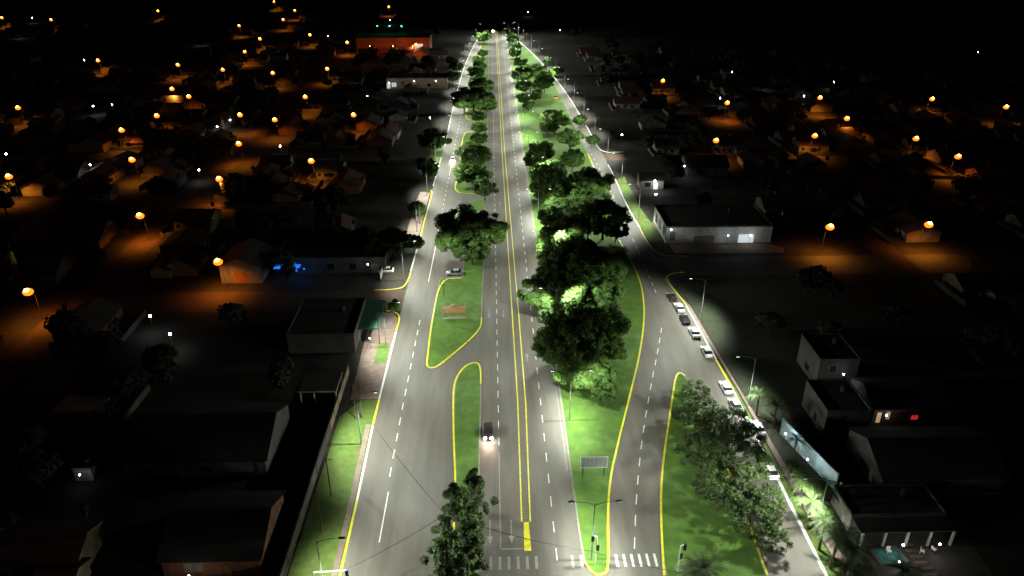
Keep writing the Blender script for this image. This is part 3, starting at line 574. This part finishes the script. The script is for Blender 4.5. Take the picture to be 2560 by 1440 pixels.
for i in range(8): a=G(2268+i*12,1362+i*15); ym2.box(a[0]-.9,a[1]-.25,0,a[0]+.9,a[1]+.25,.12,'paver')
obj('stepping_stones',ym2.mesh('stepping_stones'),kind='structure')
# ---------------------------------------------------------------- town houses
def house_mesh(seed):
    r=random.Random(seed); b=MB(); w=r.uniform(4,6.5); d=r.uniform(3.5,5.5); h=r.uniform(2.8,3.4)
    wl=['town_white','town_cream','town_brick','town_grey'][seed%4]; rf=['tile_roof','metal_roof','tile_roof','metal_roof','dark_roof'][seed%5]
    def blk(cx,cy,w,d,h):
        b.box(cx-w,cy-d,0,cx+w,cy+d,h,wl); rh=d*.42;o=.5; z=h-.2
        b.face([(cx-w,cy-d,h),(cx-w,cy+d,h),(cx-w,cy,h+rh)],wl); b.face([(cx+w,cy+d,h),(cx+w,cy-d,h),(cx+w,cy,h+rh)],wl)
        b.face([(cx-w-o,cy-d-o,z),(cx+w+o,cy-d-o,z),(cx+w+o,cy,h+rh+.06),(cx-w-o,cy,h+rh+.06)],rf); b.face([(cx+w+o,cy+d+o,z),(cx-w-o,cy+d+o,z),(cx-w-o,cy,h+rh+.06),(cx+w+o,cy,h+rh+.06)],rf)
    blk(0,0,w,d,h)
    if seed%2: blk(w*.7,-d-.5,w*.45,d*.6,h-.5)
    for i in range(3):
        x=-w*.75+i*w*.55; b.box(x-.6,-d-.05,.9,x+.6,-d-.003,2.1,'glass_dark'); b.box(x-.7,-d-.09,.78,x+.7,-d-.052,.88,'concrete')
    b.box(w*.02-2.2,-d-2.2,2.5,w*.02+.2,-d-.52,2.6,rf); b.box(-2.1,-d-2.15,0,-1.95,-d-2.0,2.5,'concrete')
    b.tube((w*.5,d+1,0),(w*.5,d+1,4.2),.12,.12,'concrete',6); b.tube((w*.5,d+1,4.2),(w*.5,d+1,5.4),.6,.6,'dark_metal',10)
    b.box(-w-2,-d-5,0,w+1,-d-4.85,1.5,'town_grey'); b.box(-w-2.15,-d-4.8,0,-w-2.0,d,1.5,'town_grey')
    return b.mesh('house')
HM=[house_mesh(i) for i in range(10)]; hn=0
streetsY=[(157,173),(230,237),(284,293),(392,400),(498,506)]; streetsYr=[(174,200),(240,247),(283,292),(345,352)]
def free(X,Y,r):
    if -36<X<60 and Y<700: return False
    if X<0:
        if any(a-r<Y<b_+r for a,b_ in streetsY): return False
        if any(abs(X-c)<4+r for c in (-103,-190,-275)): return False
    else:
        if any(a-r<Y<b_+r for a,b_ in streetsYr): return False
        if any(abs(X-c)<4+r for c in (112,190,270)): return False
    return not any(a-r<X<c+r and b_-r<Y<d+r for a,b_,c,d in occ)
def put_house(X,Y):
    global hn; hn+=1; i=(hn*7)%10
    rz=random.choice([0,0,math.pi/2,-math.pi/2,0])+random.uniform(-.05,.05)
    occ.append((X-5.5,Y-5.5,X+5.5,Y+5.5)); labs=['white stuccoed','cream stuccoed','brick','grey rendered']
    obj('house',HM[i],(X,Y,0),rz,label='small single storey %s house with pitched roof'%labs[i%4],category='house',group='houses in the town blocks')
for X,Y in sodpos:
    for dx,dy in ((4,13),(-15,4),(14,-3),(-6,-14),(12,15),(-14,17)):
        x=X+dx+random.uniform(-2,2); y=Y+dy+random.uniform(-2,2)
        if free(x,y,3.5): put_house(x,y)
for yy in range(80,620,21):
    for xx in range(-330,340,19):
        x=xx+random.uniform(-4,4);y=yy+random.uniform(-4,4); p=P(x,y)
        if not(-40<p[0]<2600 and -20<p[1]<1460) or hn>=280: continue
        if random.random()<.6 and free(x,y,4.5): put_house(x,y)
def lobset(): return [(random.uniform(-2,2),random.uniform(-2,2),random.uniform(3.4,6.5),random.uniform(1.1,2)) for _ in range(10)]
ST=[leaves(lobset(),1500,.75,60+i,m='leaf_dark') for i in range(4)]
for s_ in ST:
    bm=bmesh.new(); bm.from_mesh(s_); r=bmesh.ops.create_cone(bm,segments=7,radius1=.25,radius2=.15,depth=4.6); bmesh.ops.translate(bm,verts=r['verts'],vec=(0,0,2.3)); bm.to_mesh(s_); bm.free(); s_.name='garden_tree'
tn=0; tries=0
while tn<285 and tries<20000:
    tries+=1
    y=random.uniform(80,640); x=random.uniform(-.75*y-30,.62*y+40); p=P(x,y)
    if not(-40<p[0]<2600 and -20<p[1]<1460): continue
    if free(x,y,.3) and min(math.dist((x,y),s_) for s_ in sodpos)>4.5:
        s=random.uniform(.6,1.35); obj('garden_tree',ST[tn%4],(x,y,0),random.uniform(0,6),scale=(s,s,s*random.uniform(.8,1.1)),label='dark leafy garden tree between town houses',category='tree',group='trees in the town gardens'); tn+=1
# ---------------------------------------------------------------- street furniture
X,Y=G(1483,1192); e=obj('billboard',None,(X,Y,.13),0,label='pale framed billboard on two steel posts on grass',category='billboard')
for x in (-1.8,1.8): b=MB(); b.tube((x,0,0),(x,0,2.4),.08,.08,'dark_metal',6); obj('post',b.mesh('post'),parent=e)
b=MB(); b.box(-2.2,-.06,2.0,2.2,.0,4.1,'sign_sheet'); obj('panel',b.mesh('panel'),parent=e,rz=.0)
b=MB()
for x0,z0,x1,z1 in ((-2.3,1.9,2.3,2.0),(-2.3,4.1,2.3,4.2),(-2.3,2.0,-2.2,4.1),(2.2,2.0,2.3,4.1)): b.box(x0,-.12,z0,x1,.02,z1,'plastic_white')
for i in range(1,6): b.box(-2.2+i*.733-.025,-.1,2.0,-2.2+i*.733+.025,-.062,4.1,'plastic_white')
obj('frame',b.mesh('frame'),parent=e)
X,Y=G(1136,790); e=obj('wooden_notice_board',None,(X,Y,.13),.03,label='wide brown timber notice board with posts on grass',category='notice board')
for x in (-2.6,-.9,.9,2.6): b=MB(); b.box(x-.1,-.1,0,x+.1,.1,2.6 if abs(x)<1 else 2.2,'wood'); obj('post',b.mesh('post'),parent=e)
b=MB(); b.box(-2.5,-.06,.8,-1.0,.04,1.7,'wood'); b.box(-.8,-.06,.8,.8,.04,2.1,'wood'); b.box(1.0,-.06,.8,2.5,.04,1.7,'wood'); obj('panel',b.mesh('panel'),parent=e)
b=MB(); b.box(-2.9,-.4,2.2,-.95,.4,2.3,'wood'); b.box(.95,-.4,2.2,2.9,.4,2.3,'wood')
b.face([(-1.2,-.5,2.5),(0,-.5,3.1),(0,.5,3.1),(-1.2,.5,2.5)],'wood'); b.face([(0,-.5,3.1),(1.2,-.5,2.5),(1.2,.5,2.5),(0,.5,3.1)],'wood'); obj('roof',b.mesh('roof'),parent=e)
b=MB(); b.box(-2.8,-1.6,.003,2.8,-1.0,.06,'concrete'); obj('plinth',b.mesh('plinth'),parent=e)
def signal(x,y,dx,L,lab):
    X,Y=G(x,y); e=obj('traffic_signal',None,(X,Y,.1),0,label=lab,category='traffic signal')
    b=MB(); b.tube((0,0,0),(0,0,5.2),.1,.08,'plastic_white',8); b.tube((0,0,5.2),(dx*L,0,5.5),.07,.05,'plastic_white',8); obj('pole',b.mesh('pole'),parent=e)
    for xx,z in ((dx*L,5.0),(0.22,3.2)):
        b=MB(); b.box(xx-.2,-.15,z-.55,xx+.2,.15,z+.55,'dark_metal'); hd=obj('signal_head',b.mesh('signal_head'),parent=e)
        for i in range(3): q=MB(); q.tube((xx,.151,z+.35-.35*i),(xx,.2,z+.35-.35*i),.11,.11,'galvanised_steel',10); obj('lens',q.mesh('lens'),parent=hd)
signal(795,1500,1,4.5,'white traffic signal mast with arm over the road'); signal(1488,1410,-1,.6,'traffic signal post on the median end'); signal(1693,1432,1,.6,'traffic signal post on the corner island')
b=MB(); X,Y=G(1740,1480); e=obj('luminaire_post',None,(X,Y,.1),.2,label='dark flat luminaire head on a post',category='sign'); b.tube((0,0,0),(0,0,5.5),.09,.07,'dark_metal',8); obj('pole',b.mesh('pole'),parent=e); b=MB(); b.box(-1.3,-.35,5.5,1.3,.35,5.62,'dark_metal'); b.box(-.5,-.55,5.63,.5,.55,5.72,'dark_metal'); obj('panel',b.mesh('panel'),parent=e)  # dark luminaire post with a flat head on top
up=[]
for x,y in ((828,1240),(890,1048),(806,1330),(905,1045),(950,860),(1050,560),(1000,640),(1545,860),(1110,740)):
    X,Y=G(x,y); up.append((X,Y)); e=obj('utility_pole',None,(X,Y,0),0,label='thin wooden utility pole beside the verge',category='utility pole',group='utility poles'); b=MB(); b.tube((0,0,0),(0,0,8 if x!=1110 else 3.5),.13,.09,'bark',8); obj('pole',b.mesh('pole'),parent=e); b=MB(); hh=7.6 if x!=1110 else 3.2; b.box(-.8,-.13,hh,.8,-.10,hh+.1,'wood'); obj('crossarm',b.mesh('crossarm'),parent=e)
def cable(p,q,sag,lab='black overhead cable sagging across the road'):
    b=MB(); pr=None
    for i in range(17):
        t=i/16; v=Vector(p).lerp(Vector(q),t); v.z-=sag*4*t*(1-t)
        if pr is not None: b.tube(pr,v,.04,.04,'dark_metal',5,False)
        pr=v
    obj('overhead_cable',b.mesh('overhead_cable'),label=lab,category='cable',group='overhead cables')
a=G(932,1062,7.6); b1=G(1112,1285,7.0); c1=G(1480,1378,7.0); d1=G(860,1425,6)
cable((*a,7.6),(*b1,7),.5); cable((*b1,7),(*c1,7),.8); cable((*d1,6),(*b1,7),.5); cable((*c1,7),(*G(1760,1440,7),7),.5)
cable((up[0][0],up[0][1],7.6),(up[1][0],up[1][1],7.6),.5); cable((up[0][0],up[0][1],7.6),(-29,60,7.6),.5); cable((up[1][0],up[1][1],7.6),(up[4][0],up[4][1],7.6),.5)
X,Y=G(45,690); e=obj('water_tower',None,(X,Y,0),0,label='small pale water tank on a tapering stand',category='water tower'); b=MB(); b.tube((0,0,0),(0,0,5),1.6,.7,'cream_stucco',12); obj('stand',b.mesh('stand'),parent=e); b=MB(); b.tube((0,0,5.003),(0,0,7.2),.7,.6,'yellow_paint',12); obj('tank',b.mesh('tank'),parent=e)
# ---------------------------------------------------------------- sky / camera
w=bpy.data.worlds.new('World'); sc.world=w; w.use_nodes=True; n=w.node_tree.nodes; sky=n.new('ShaderNodeTexSky'); sky.sky_type='NISHITA'; sky.sun_disc=False; sky.sun_elevation=math.radians(4); sky.sun_rotation=math.radians(120)
w.node_tree.links.new(sky.outputs[0],n['Background'].inputs[0]); n['Background'].inputs[1].default_value=.001
s=bpy.data.lights.new('moon_sun','SUN'); s.energy=.003; s.angle=math.radians(.5); s.color=(1,.95,.88); obj('sun_light',s,(0,0,200)).rotation_euler=(math.radians(50),0,math.radians(120))
cam=bpy.data.cameras.new('camera'); cam.lens=36*F/2560; cam.sensor_width=36; cam.clip_end=4000; cam.clip_start=1
co=obj('camera',cam,(0,0,H)); co.rotation_euler=(math.pi/2-TH,0,-YA); sc.camera=co
sc.view_settings.view_transform='Standard'; sc.view_settings.look='None'; sc.view_settings.exposure=0
print('houses',hn,'trees',ntree,'garden',tn)
